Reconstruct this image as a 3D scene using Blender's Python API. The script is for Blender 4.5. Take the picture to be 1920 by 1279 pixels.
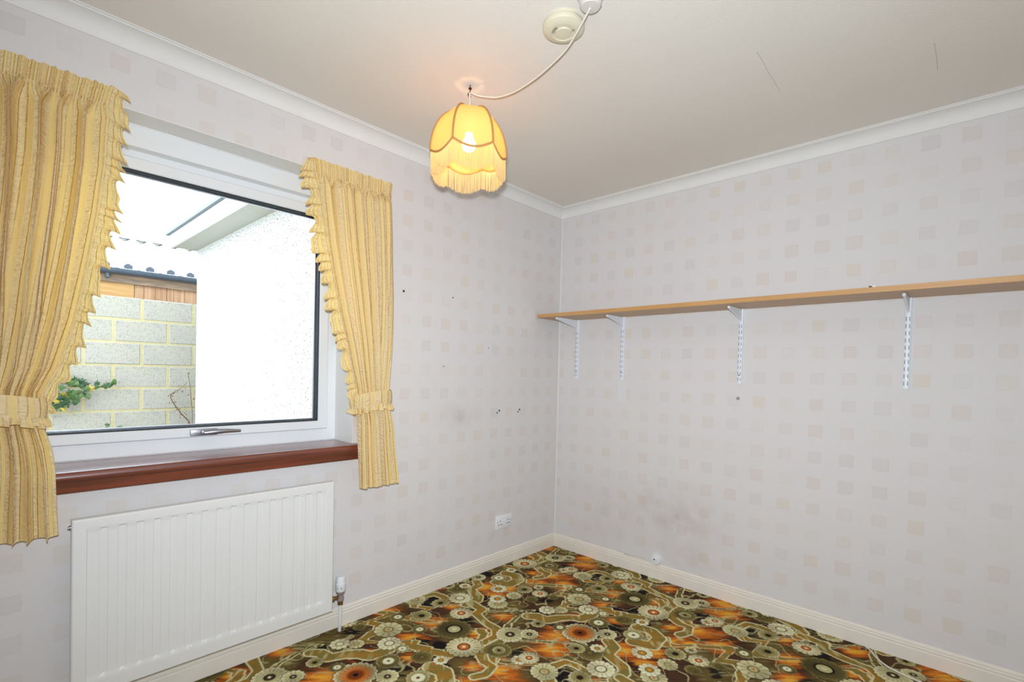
import bpy, bmesh, math, random
import numpy as np
from mathutils import Vector, Matrix

random.seed(7)
scene = bpy.context.scene
for o in list(bpy.data.objects):
    bpy.data.objects.remove(o)
COL = scene.collection
PI = math.pi

# ------------------------------------------------------------------ camera
CAM_POS = Vector((-2.84248, -2.22528, 1.23827))
YAW, PITCH, ROLL = 0.75536, -0.0187, 0.02381
fw = Vector((math.cos(YAW) * math.cos(PITCH), math.sin(YAW) * math.cos(PITCH), math.sin(PITCH)))
rt0 = Vector((math.sin(YAW), -math.cos(YAW), 0.0))
up0 = rt0.cross(fw)
rt = rt0 * math.cos(ROLL) + up0 * math.sin(ROLL)
up = -rt0 * math.sin(ROLL) + up0 * math.cos(ROLL)
cd = bpy.data.cameras.new('camera')
cam = bpy.data.objects.new('camera', cd)
COL.objects.link(cam)
M = Matrix.Identity(4)
for i in range(3):
    M[i][0] = rt[i]; M[i][1] = up[i]; M[i][2] = -fw[i]; M[i][3] = CAM_POS[i]
cam.matrix_world = M
cd.sensor_fit = 'HORIZONTAL'
cd.sensor_width = 36.0
cd.lens = 936.565 / 1920 * 36.0
cd.shift_y = 77.007 / 1920
cd.clip_start = 0.02
scene.camera = cam

# ------------------------------------------------------------------ world, flash, exposure
world = bpy.data.worlds.new('overcast_sky')
scene.world = world
world.use_nodes = True
bg = world.node_tree.nodes['Background']
bg.inputs['Color'].default_value = (0.82, 0.91, 1.0, 1)
bg.inputs['Strength'].default_value = 7.0

fl = bpy.data.lights.new('camera_flash', 'AREA')
fl.shape = 'DISK'
fl.size = 0.055
fl.energy = 43.0
fl.spread = math.radians(150)
fl.color = (0.81, 0.905, 1.0)
flash = bpy.data.objects.new('camera_flash', fl)
COL.objects.link(flash)
FM = M @ Matrix.Rotation(math.radians(-7), 4, 'Y') @ Matrix.Rotation(math.radians(1.5), 4, 'X')   # hot-shoe flash, turned a little right
fpos = CAM_POS + up * 0.10 - rt * 0.015
for i in range(3):
    FM[i][3] = fpos[i]
flash.matrix_world = FM

vs = scene.view_settings
vs.view_transform = 'Standard'
vs.look = 'None'
vs.gamma = 1.0
vs.use_curve_mapping = False
vs.exposure = 0.0

# ------------------------------------------------------------------ helpers
def s2l(c):
    return tuple((v / 12.92 if v <= 0.04045 else ((v + 0.055) / 1.055) ** 2.4) for v in [x / 255.0 for x in c])

class NT:
    def __init__(self, name):
        self.m = bpy.data.materials.new(name)
        self.m.use_nodes = True
        self.t = self.m.node_tree
        for n in list(self.t.nodes):
            self.t.nodes.remove(n)
        self.out = self.n('ShaderNodeOutputMaterial')
    def n(self, typ, **kw):
        nd = self.t.nodes.new(typ)
        for k, v in kw.items():
            setattr(nd, k, v)
        return nd
    def l(self, a, b):
        self.t.links.new(a, b)
    def val(self, sock, v):
        if hasattr(v, 'is_linked') or hasattr(v, 'links'):
            self.l(v, sock)
        else:
            sock.default_value = v
    def math(self, op, a, b=0.0, c=0.0, clamp=False):
        nd = self.n('ShaderNodeMath', operation=op)
        nd.use_clamp = clamp
        self.val(nd.inputs[0], a); self.val(nd.inputs[1], b)
        self.val(nd.inputs[2], c)
        return nd.outputs[0]
    def mix(self, f, a, b, blend='MIX'):
        nd = self.n('ShaderNodeMix', data_type='RGBA', blend_type=blend)
        self.val(nd.inputs[0], f)
        for s, v in ((nd.inputs[6], a), (nd.inputs[7], b)):
            if isinstance(v, tuple):
                s.default_value = (v[0], v[1], v[2], 1)
            else:
                self.l(v, s)
        return nd.outputs[2]
    def noise(self, vec, scale, detail=2.0, rough=0.5):
        nd = self.n('ShaderNodeTexNoise')
        if vec is not None:
            self.l(vec, nd.inputs['Vector'])
        nd.inputs['Scale'].default_value = scale
        nd.inputs['Detail'].default_value = detail
        nd.inputs['Roughness'].default_value = rough
        return nd.outputs['Fac']
    def obj(self):
        return self.n('ShaderNodeTexCoord').outputs['Object']
    def bsdf(self, col, rough=0.5, metal=0.0, bump=None, bump_d=0.002, bump_s=0.3, spec=0.5):
        b = self.n('ShaderNodeBsdfPrincipled')
        if isinstance(col, tuple):
            b.inputs['Base Color'].default_value = (col[0], col[1], col[2], 1)
        else:
            self.l(col, b.inputs['Base Color'])
        self.val(b.inputs['Roughness'], rough)
        b.inputs['Metallic'].default_value = metal
        b.inputs['Specular IOR Level'].default_value = spec
        if bump is not None:
            bp = self.n('ShaderNodeBump')
            bp.inputs['Strength'].default_value = bump_s
            bp.inputs['Distance'].default_value = bump_d
            self.l(bump, bp.inputs['Height'])
            self.l(bp.outputs[0], b.inputs['Normal'])
            self.bump_out = bp.outputs[0]
        return b
    def done(self, shader):
        self.l(shader.outputs[0] if hasattr(shader, 'outputs') else shader, self.out.inputs[0])
        return self.m

def simple(name, rgb, rough=0.5, var=0.06, scale=30.0, metal=0.0, bump=0.0, spec=0.5, stretch=None):
    t = NT(name)
    co = t.obj()
    if stretch:
        mp = t.n('ShaderNodeMapping')
        mp.inputs['Scale'].default_value = stretch
        t.l(co, mp.inputs['Vector'])
        co = mp.outputs[0]
    nz = t.noise(co, scale, 3.0)
    c = s2l(rgb)
    dark = tuple(v * (1 - 2 * var) for v in c)
    lite = tuple(min(1, v * (1 + 1.2 * var)) for v in c)
    col = t.mix(nz, dark, lite)
    b = t.bsdf(col, rough, metal, nz if bump else None, 0.002, bump, spec)
    return t.done(b)

def link(o, parent=None):
    COL.objects.link(o)
    if parent is not None:
        o.parent = parent
    return o

def tag(o, label=None, cat=None, group=None, kind=None):
    if label: o['label'] = label
    if cat: o['category'] = cat
    if group: o['group'] = group
    if kind: o['kind'] = kind
    return o

def empty(name, loc=(0, 0, 0), label=None, cat=None, group=None, kind=None):
    o = bpy.data.objects.new(name, None)
    o.empty_display_size = 0.05
    o.location = loc
    link(o)
    return tag(o, label, cat, group, kind)

class MB:
    """collects geometry in world coordinates"""
    def __init__(self):
        self.v = []; self.f = []; self.uv = None
    def add(self, vs, fs):
        b = len(self.v)
        self.v += [tuple(p) for p in vs]
        self.f += [tuple(i + b for i in f) for f in fs]
        return self
    def box(self, x0, x1, y0, y1, z0, z1):
        vs = [(x, y, z) for x in (x0, x1) for y in (y0, y1) for z in (z0, z1)]
        return self.add(vs, [(0, 1, 3, 2), (4, 6, 7, 5), (0, 4, 5, 1), (2, 3, 7, 6), (0, 2, 6, 4), (1, 5, 7, 3)])
    def bbox(self, x0, x1, y0, y1, z0, z1, r=0.003, seg=2):
        bm = bmesh.new()
        bmesh.ops.create_cube(bm, size=1.0)
        for v in bm.verts:
            v.co = Vector(((x0 + x1) / 2 + v.co.x * (x1 - x0), (y0 + y1) / 2 + v.co.y * (y1 - y0), (z0 + z1) / 2 + v.co.z * (z1 - z0)))
        bmesh.ops.bevel(bm, geom=bm.edges[:], offset=r, segments=seg, affect='EDGES', profile=0.5)
        bm.verts.index_update()
        self.add([v.co[:] for v in bm.verts], [[v.index for v in f.verts] for f in bm.faces])
        bm.free()
        return self
    def prism(self, prof, axis, a0, a1, mitre0=None, mitre1=None):
        """prof: list of (p,q) ; axis 'x': (x=a,y=p,z=q)  axis 'y': (x=p,y=a,z=q)"""
        n = len(prof)
        vs = []
        for a, mt in ((a0, mitre0), (a1, mitre1)):
            for p, q in prof:
                aa = a + (mt(p, q) if mt else 0)
                vs.append((aa, p, q) if axis == 'x' else ((p, aa, q) if axis == 'y' else (p, q, aa)))
        fs = [(i, (i + 1) % n, n + (i + 1) % n, n + i) for i in range(n)]
        fs += [tuple(range(n))[::-1], tuple(range(n, 2 * n))]
        return self.add(vs, fs)
    def tube(self, pts, r, n=8, cap=True):
        pts = [Vector(p) for p in pts]
        rr = r if isinstance(r, (list, tuple)) else [r] * len(pts)
        rings = []
        prev = None
        for i, p in enumerate(pts):
            a = pts[max(i - 1, 0)]; b = pts[min(i + 1, len(pts) - 1)]
            t = (b - a)
            if t.length < 1e-9: t = Vector((0, 0, 1))
            t.normalize()
            if prev is None:
                ref = Vector((0, 0, 1)) if abs(t.z) < 0.9 else Vector((1, 0, 0))
                u = t.cross(ref).normalized()
            else:
                u = (prev - t * prev.dot(t)).normalized()
            prev = u
            w = t.cross(u)
            rings.append([p + (u * math.cos(2 * PI * k / n) + w * math.sin(2 * PI * k / n)) * rr[i] for k in range(n)])
        vs = [q for rg in rings for q in rg]
        fs = []
        for i in range(len(pts) - 1):
            for k in range(n):
                k2 = (k + 1) % n
                fs.append((i * n + k, i * n + k2, (i + 1) * n + k2, (i + 1) * n + k))
        if cap:
            fs.append(tuple(range(n))[::-1])
            fs.append(tuple((len(pts) - 1) * n + k for k in range(n)))
        return self.add(vs, fs)
    def lathe(self, prof, c, n=32, ax='z', a0=0.0):
        """prof list of (r,h) along axis; closed at ends when r==0"""
        vs = []
        for r, h in prof:
            for k in range(n):
                a = a0 + 2 * PI * k / n
                p, q = r * math.cos(a), r * math.sin(a)
                if ax == 'z': vs.append((c[0] + p, c[1] + q, c[2] + h))
                elif ax == 'y': vs.append((c[0] + p, c[1] + h, c[2] + q))
                else: vs.append((c[0] + h, c[1] + p, c[2] + q))
        fs = []
        for i in range(len(prof) - 1):
            for k in range(n):
                k2 = (k + 1) % n
                fs.append((i * n + k, i * n + k2, (i + 1) * n + k2, (i + 1) * n + k))
        if prof[0][0] > 1e-6: fs.append(tuple(range(n))[::-1])
        if prof[-1][0] > 1e-6: fs.append(tuple((len(prof) - 1) * n + k for k in range(n)))
        return self.add(vs, fs)
    def grid(self, fn, nu, nv, uvfn=None, closed_u=False):
        b = len(self.v)
        cu = nu if closed_u else nu + 1
        for j in range(nv + 1):
            for i in range(cu):
                self.v.append(tuple(fn(i / nu, j / nv)))
        for j in range(nv):
            for i in range(nu):
                i2 = (i + 1) % cu
                self.f.append((b + j * cu + i, b + j * cu + i2, b + (j + 1) * cu + i2, b + (j + 1) * cu + i))
        if uvfn:
            self.uv = [uvfn(i / nu, j / nv) for j in range(nv + 1) for i in range(cu)]
        return self
    def build(self, name, mat, parent=None, smooth=False, weld=True):
        me = bpy.data.meshes.new(name)
        loc = Vector((0, 0, 0))
        if parent is not None:
            p = parent
            while p is not None:
                loc += p.location
                p = p.parent
        me.from_pydata([(v[0] - loc.x, v[1] - loc.y, v[2] - loc.z) for v in self.v], [], self.f)
        if self.uv is not None:
            lay = me.uv_layers.new(name='UVMap')
            vi = np.empty(len(me.loops), dtype=np.int32)
            me.loops.foreach_get('vertex_index', vi)
            uva = np.array(self.uv, dtype=np.float32)[vi]
            lay.data.foreach_set('uv', uva.ravel())
        bm = bmesh.new()
        bm.from_mesh(me)
        if weld and self.uv is None:
            bmesh.ops.remove_doubles(bm, verts=bm.verts, dist=1e-6)
        bmesh.ops.recalc_face_normals(bm, faces=bm.faces)
        bm.to_mesh(me)
        bm.free()
        me.materials.append(mat)
        if smooth:
            me.shade_smooth() if smooth is True else None
            if smooth is not True:
                for p in me.polygons: p.use_smooth = True
                try:
                    me.set_sharp_from_angle(angle=math.radians(smooth))
                except Exception:
                    pass
        o = bpy.data.objects.new(name, me)
        return link(o, parent)

def share(o, name, parent, loc, rot=None, scale=None):
    c = o.copy()
    c.name = name
    COL.objects.link(c)
    c.parent = parent
    c.location = loc
    if rot is not None: c.rotation_euler = rot
    if scale is not None: c.scale = scale
    return c

def interp(tab, z):
    """tab: list of (x,z) with z descending"""
    if z >= tab[0][1]: return tab[0][0]
    for (xa, za), (xb, zb) in zip(tab, tab[1:]):
        if zb <= z <= za:
            t = (za - z) / (za - zb)
            return xa + (xb - xa) * t
    return tab[-1][0]

def sstep(a, b, x):
    t = min(1, max(0, (x - a) / (b - a)))
    return t * t * (3 - 2 * t)

# ------------------------------------------------------------------ room constants
H = 2.40
XL, YB = -3.25, -3.05            # far ends of the room (behind and beside the camera)
WX0, WX1, WZ0, WZ1 = -2.795, -1.604, 0.845, 2.140
FZ1 = 2.083  # top of the window frame, below the head board   # window opening
TH = 0.30

# ------------------------------------------------------------------ materials
def wallpaper(name, ax, x0, stains):
    t = NT(name)
    co = t.obj()
    sp = t.n('ShaderNodeSeparateXYZ'); t.l(co, sp.inputs[0])
    a = sp.outputs[ax]; z = sp.outputs[2]
    wob = t.noise(co, 55.0, 1.0)
    wo = t.math('MULTIPLY', t.math('SUBTRACT', wob, 0.5), 0.010)
    u = t.math('DIVIDE', t.math('SUBTRACT', t.math('ADD', a, wo), x0 - 0.067), 0.1340)
    v = t.math('DIVIDE', t.math('SUBTRACT', t.math('ADD', z, wo), 0.332 - 0.0652), 0.1303)
    fu, fv = t.math('FLOOR', u), t.math('FLOOR', v)
    lu, lv = t.math('SUBTRACT', t.math('FRACT', u), 0.5), t.math('SUBTRACT', t.math('FRACT', v), 0.5)
    cb = t.n('ShaderNodeCombineXYZ'); t.l(fu, cb.inputs[0]); t.l(fv, cb.inputs[1]); cb.inputs[2].default_value = 3.7 + ax
    wn = t.n('ShaderNodeTexWhiteNoise', noise_dimensions='3D'); t.l(cb.outputs[0], wn.inputs[0])
    ws = t.n('ShaderNodeSeparateColor'); t.l(wn.outputs['Color'], ws.inputs[0])
    half = t.math('ADD', 0.215, t.math('MULTIPLY', ws.outputs[2], 0.035))
    du = t.math('SUBTRACT', half, t.math('ABSOLUTE', lu))
    dv = t.math('SUBTRACT', half, t.math('ABSOLUTE', lv))
    d = t.math('MINIMUM', du, dv)
    msk = t.math('MULTIPLY', d, 60.0, clamp=True)
    rim = t.math('SUBTRACT', 1.0, t.math('MULTIPLY', t.math('ABSOLUTE', t.math('SUBTRACT', d, 0.03)), 22.0), clamp=True)
    speck = t.noise(co, 160.0, 2.0)
    inten = t.math('ADD', 0.25, t.math('MULTIPLY', ws.outputs[0], 0.75))
    inten = t.math('MULTIPLY', inten, t.math('ADD', 0.55, t.math('MULTIPLY', speck, 0.75)))
    inten = t.math('ADD', inten, t.math('MULTIPLY', rim, 0.25))
    fac = t.math('MULTIPLY', t.math('MULTIPLY', msk, inten), 0.47, clamp=True)
    ramp = t.n('ShaderNodeValToRGB')
    ramp.color_ramp.interpolation = 'CONSTANT'
    ramp.color_ramp.elements[0].position = 0.0
    ramp.color_ramp.elements[0].color = (*s2l((214, 198, 188)), 1)
    ramp.color_ramp.elements[1].position = 0.38
    ramp.color_ramp.elements[1].color = (*s2l((216, 202, 182)), 1)
    e = ramp.color_ramp.elements.new(0.68); e.color = (*s2l((206, 200, 197)), 1)
    t.l(ws.outputs[1], ramp.inputs[0])
    # paper ground: faint horizontal weave
    mp = t.n('ShaderNodeMapping'); mp.inputs['Scale'].default_value = (60, 60, 420)
    t.l(co, mp.inputs[0])
    weave = t.noise(mp.outputs[0], 1.0, 3.0)
    mott = t.noise(co, 4.0, 3.0)
    g0 = t.mix(weave, s2l((216, 211, 209)), s2l((226, 222, 221)))
    g0 = t.mix(t.math('MULTIPLY', mott, 0.25), g0, s2l((218, 211, 207)))
    col = t.mix(fac, g0, ramp.outputs[0])
    for (sa, sz, ra, rz, k) in stains:
        dx = t.math('DIVIDE', t.math('SUBTRACT', a, sa), ra)
        dz = t.math('DIVIDE', t.math('SUBTRACT', z, sz), rz)
        rr = t.math('SQRT', t.math('ADD', t.math('MULTIPLY', dx, dx), t.math('MULTIPLY', dz, dz)))
        sm = t.math('SUBTRACT', 1.0, rr, clamp=True)
        sm = t.math('MULTIPLY', sm, t.math('MULTIPLY', t.math('SUBTRACT', t.noise(co, 9.0, 5.0, 0.65), 0.30), 2.6, clamp=True))
        col = t.mix(t.math('MULTIPLY', sm, k, clamp=True), col, s2l((178, 160, 148)))
    b = t.bsdf(col, 0.85, 0.0, weave, 0.001, 0.25, 0.2)
    return t.done(b)

MAT = {}
MAT['paper_left'] = wallpaper('wallpaper_window_wall', 0, -0.235 - 0.1340 * 0, [(-0.93, 0.975, 0.22, 0.10, 0.35)])
MAT['paper_right'] = wallpaper('wallpaper_shelf_wall', 1, -0.689, [(-0.93, 0.40, 0.36, 0.24, 0.5), (-0.98, 0.17, 0.2, 0.09, 0.45), (-0.45, 0.33, 0.5, 0.3, 0.25)])
MAT['white_paint'] = simple('white_gloss_paint', (232, 230, 226), 0.35, 0.02, 12)
MAT['cream_paint'] = simple('cream_gloss_paint', (236, 228, 216), 0.4, 0.02, 14)
MAT['cornice'] = simple('cornice_paint', (232, 230, 226), 0.8, 0.02, 10)
MAT['upvc'] = simple('white_upvc', (238, 240, 242), 0.3, 0.01, 6)
MAT['rad'] = simple('radiator_enamel', (230, 229, 226), 0.38, 0.015, 8)
MAT['plastic'] = simple('white_plastic', (234, 235, 238), 0.35, 0.01, 20)
MAT['metal_white'] = simple('white_coated_steel', (228, 232, 238), 0.42, 0.01, 20)
MAT['slot'] = simple('slot_dark', (140, 148, 160), 0.7, 0.05, 50)
MAT['dark'] = simple('dark_hole', (30, 26, 26), 0.8, 0.1, 50)
MAT['gasket'] = simple('black_rubber', (44, 52, 60), 0.6, 0.08, 40)
MAT['steel'] = simple('satin_steel', (170, 170, 178), 0.35, 0.05, 60, 0.9)
MAT['brass'] = simple('dull_brass', (150, 120, 78), 0.4, 0.1, 60, 0.9)
MAT['copperhook'] = simple('brown_brass', (110, 60, 30), 0.4, 0.1, 60, 0.7)
MAT['flex'] = simple('white_flex', (226, 220, 205), 0.5, 0.03, 80)
MAT['aged'] = simple('yellowed_plastic', (216, 207, 182), 0.45, 0.04, 14)
MAT['agedgrey'] = simple('yellowed_plastic_vent', (150, 140, 115), 0.6, 0.06, 40)
MAT['rose'] = simple('ceiling_rose_plastic', (210, 205, 196), 0.4, 0.02, 20)
MAT['grey_valve'] = simple('grey_valve_body', (150, 138, 136), 0.45, 0.06, 40)

def ceiling_mat():
    t = NT('ceiling_paint')
    co = t.obj()
    n1 = t.noise(co, 140.0, 3.0)
    n2 = t.noise(co, 1.7, 3.0)
    col = t.mix(n2, s2l((227, 220, 210)), s2l((234, 228, 220)))
    return t.done(t.bsdf(col, 0.9, 0.0, n1, 0.003, 0.25, 0.2))
MAT['ceiling'] = ceiling_mat()

def wood(name, c1, c2, stretch, rough, scale=1.0, spec=0.5, coat=0.0):
    t = NT(name)
    co = t.obj()
    mp = t.n('ShaderNodeMapping'); mp.inputs['Scale'].default_value = stretch
    t.l(co, mp.inputs[0])
    n = t.noise(mp.outputs[0], scale, 5.0, 0.6)
    k = t.math('MULTIPLY', t.math('SUBTRACT', n, 0.32), 2.6, clamp=True)
    col = t.mix(k, s2l(c1), s2l(c2))
    b = t.bsdf(col, rough, 0.0, n, 0.001, 0.08, spec)
    b.inputs['Coat Weight'].default_value = coat
    b.inputs['Coat Roughness'].default_value = 0.22
    return t.done(b)
MAT['mahogany'] = wood('mahogany_varnish', (84, 32, 22), (136, 56, 34), (2.5, 30, 60), 0.40, 1.0, 0.95, 1.0)
MAT['shelf'] = wood('oak_veneer_chipboard', (184, 150, 118), (198, 166, 132), (60, 3, 90), 0.5, 1.0)
MAT['board'] = wood('weathered_pine', (150, 108, 74), (190, 154, 120), (30, 30, 2.0), 0.7, 1.0)
MAT['board2'] = wood('yellow_pine_panel', (166, 124, 72), (192, 154, 100), (4, 30, 40), 0.7, 1.0)
MAT['fascia_wood'] = wood('grey_brown_fascia', (92, 80, 70), (160, 132, 104), (4, 30, 40), 0.7, 1.0)

def fabric_curtain():
    t = NT('yellow_seersucker')
    uv = t.n('ShaderNodeUVMap').outputs[0]
    sp = t.n('ShaderNodeSeparateXYZ'); t.l(uv, sp.inputs[0])
    stripe = t.math('SINE', t.math('MULTIPLY', sp.outputs[0], 2 * PI / 0.034))
    sm = t.math('ADD', 0.5, t.math('MULTIPLY', stripe, 2.0), clamp=True)
    mp = t.n('ShaderNodeMapping'); mp.inputs['Scale'].default_value = (55, 105, 1)
    t.l(uv, mp.inputs[0])
    crk = t.noise(mp.outputs[0], 1.0, 2.0, 0.55)
    mp2 = t.n('ShaderNodeMapping'); mp2.inputs['Scale'].default_value = (300, 40, 1)
    t.l(uv, mp2.inputs[0])
    wv = t.noise(mp2.outputs[0], 1.0, 2.0)
    hgt = t.math('ADD', t.math('MULTIPLY', crk, t.math('ADD', 0.25, t.math('MULTIPLY', sm, 0.75))), t.math('MULTIPLY', wv, 0.15))
    col = t.mix(sm, s2l((249, 226, 164)), s2l((250, 234, 194)))
    col = t.mix(t.math('MULTIPLY', crk, 0.5), col, s2l((238, 206, 134)))
    d = t.bsdf(col, 0.75, 0.0, hgt, 0.010, 0.9, 0.25)
    tr = t.n('ShaderNodeBsdfTranslucent')
    tr.inputs[0].default_value = (*s2l((255, 206, 70)), 1)
    t.l(t.bump_out, tr.inputs['Normal'])
    mx = t.n('ShaderNodeMixShader'); mx.inputs[0].default_value = 0.28
    t.l(d.outputs[0], mx.inputs[1]); t.l(tr.outputs[0], mx.inputs[2])
    return t.done(mx)
MAT['curtain'] = fabric_curtain()

def translucent(name, c, ctr, fac, transp, rough=0.8, scale=300.0):
    t = NT(name)
    co = t.obj()
    n = t.noise(co, scale, 2.0)
    col = t.mix(n, tuple(v * 0.8 for v in s2l(c)), s2l(c))
    ct = t.mix(n, tuple(v * 0.78 for v in s2l(ctr)), s2l(ctr))
    d = t.bsdf(col, rough, 0.0, n, 0.001, 0.2, 0.2)
    tr = t.n('ShaderNodeBsdfTranslucent'); t.l(ct, tr.inputs[0])
    mx = t.n('ShaderNodeMixShader'); mx.inputs[0].default_value = fac
    t.l(d.outputs[0], mx.inputs[1]); t.l(tr.outputs[0], mx.inputs[2])
    if transp > 0:
        tp = t.n('ShaderNodeBsdfTransparent')
        m2 = t.n('ShaderNodeMixShader'); m2.inputs[0].default_value = transp
        t.l(mx.outputs[0], m2.inputs[1]); t.l(tp.outputs[0], m2.inputs[2])
        mx = m2
    return t.done(mx)
MAT['shade'] = translucent('golden_shade_fabric', (240, 200, 132), (248, 200, 130), 0.36, 0.10)
MAT['fringe'] = translucent('cream_fringe_thread', (252, 242, 206), (255, 247, 210), 0.72, 0.0)
MAT['braid'] = simple('gold_braid', (196, 142, 80), 0.7, 0.15, 300, 0, 0.4)

def bulb_mat():
    t = NT('lit_pearl_bulb')
    e = t.n('ShaderNodeEmission')
    n = t.noise(t.obj(), 20.0)
    t.l(t.mix(n, (1.0, 0.62, 0.29), (1.0, 0.65, 0.33)), e.inputs[0])
    e.inputs[1].default_value = 62.0
    return t.done(e)
MAT['bulb'] = bulb_mat()

def glass_mat():
    t = NT('window_glass')
    tp = t.n('ShaderNodeBsdfTransparent')
    gl = t.n('ShaderNodeBsdfGlossy'); gl.inputs['Roughness'].default_value = 0.02
    n = t.noise(t.obj(), 3.0)
    t.l(t.mix(n, (0.95, 0.97, 0.97), (0.97, 0.985, 0.985)), tp.inputs[0])
    fr = t.n('ShaderNodeFresnel'); fr.inputs[0].default_value = 1.45
    mx = t.n('ShaderNodeMixShader')
    t.l(fr.outputs[0], mx.inputs[0]); t.l(tp.outputs[0], mx.inputs[1]); t.l(gl.outputs[0], mx.inputs[2])
    return t.done(mx)
MAT['glass'] = glass_mat()

def speckle(name, c1, c2, scale, thr, rough=0.9, bump=0.6, base2=None, slope=14.0):
    t = NT(name)
    co = t.obj()
    v = t.noise(co, scale, 2.0, 0.6)
    k = t.math('MULTIPLY', t.math('SUBTRACT', v, thr), slope, clamp=True)
    base = s2l(c1)
    if base2:
        base = t.mix(t.noise(co, 5.0, 4.0), s2l(c1), s2l(base2))
    col = t.mix(k, base, s2l(c2))
    return t.done(t.bsdf(col, rough, 0.0, v, 0.006, bump, 0.2))
MAT['roughcast'] = speckle('white_roughcast', (206, 206, 203), (18, 20, 19), 85.0, 0.585, 0.9, 0.6, None, 90.0)
MAT['block'] = speckle('grey_concrete_block', (150, 147, 142), (126, 126, 123), 85.0, 0.57, 0.95, 0.6, (160, 154, 134))
MAT['mortar'] = speckle('yellow_mortar', (168, 158, 122), (152, 144, 110), 50.0, 0.6, 0.95, 0.6)
MAT['soffit'] = simple('soffit_paint', (166, 166, 157), 0.6, 0.03, 10)
MAT['fasciaw'] = simple('white_fascia', (214, 214, 210), 0.5, 0.02, 10)
MAT['lead'] = simple('pale_lead', (112, 122, 126), 0.5, 0.05, 10)
MAT['gutter'] = simple('dark_grey_gutter', (66, 78, 90), 0.45, 0.12, 12)
MAT['sheet'] = simple('fibre_cement_sheet', (205, 207, 208), 0.8, 0.05, 8)
MAT['sheet_edge'] = simple('sheet_closer', (70, 76, 86), 0.8, 0.1, 20)
MAT['ground'] = speckle('gravel_ground', (176, 172, 160), (120, 118, 110), 30.0, 0.55)
MAT['leaf'] = simple('ivy_leaf_green', (62, 92, 36), 0.45, 0.2, 12)
MAT['leaf_y'] = simple('ivy_leaf_yellow', (160, 138, 40), 0.5, 0.15, 12)
MAT['leaf_d'] = simple('ivy_leaf_dark', (36, 70, 42), 0.4, 0.2, 12)
MAT['stem'] = simple('vine_stem', (96, 68, 46), 0.8, 0.15, 40)

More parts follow.
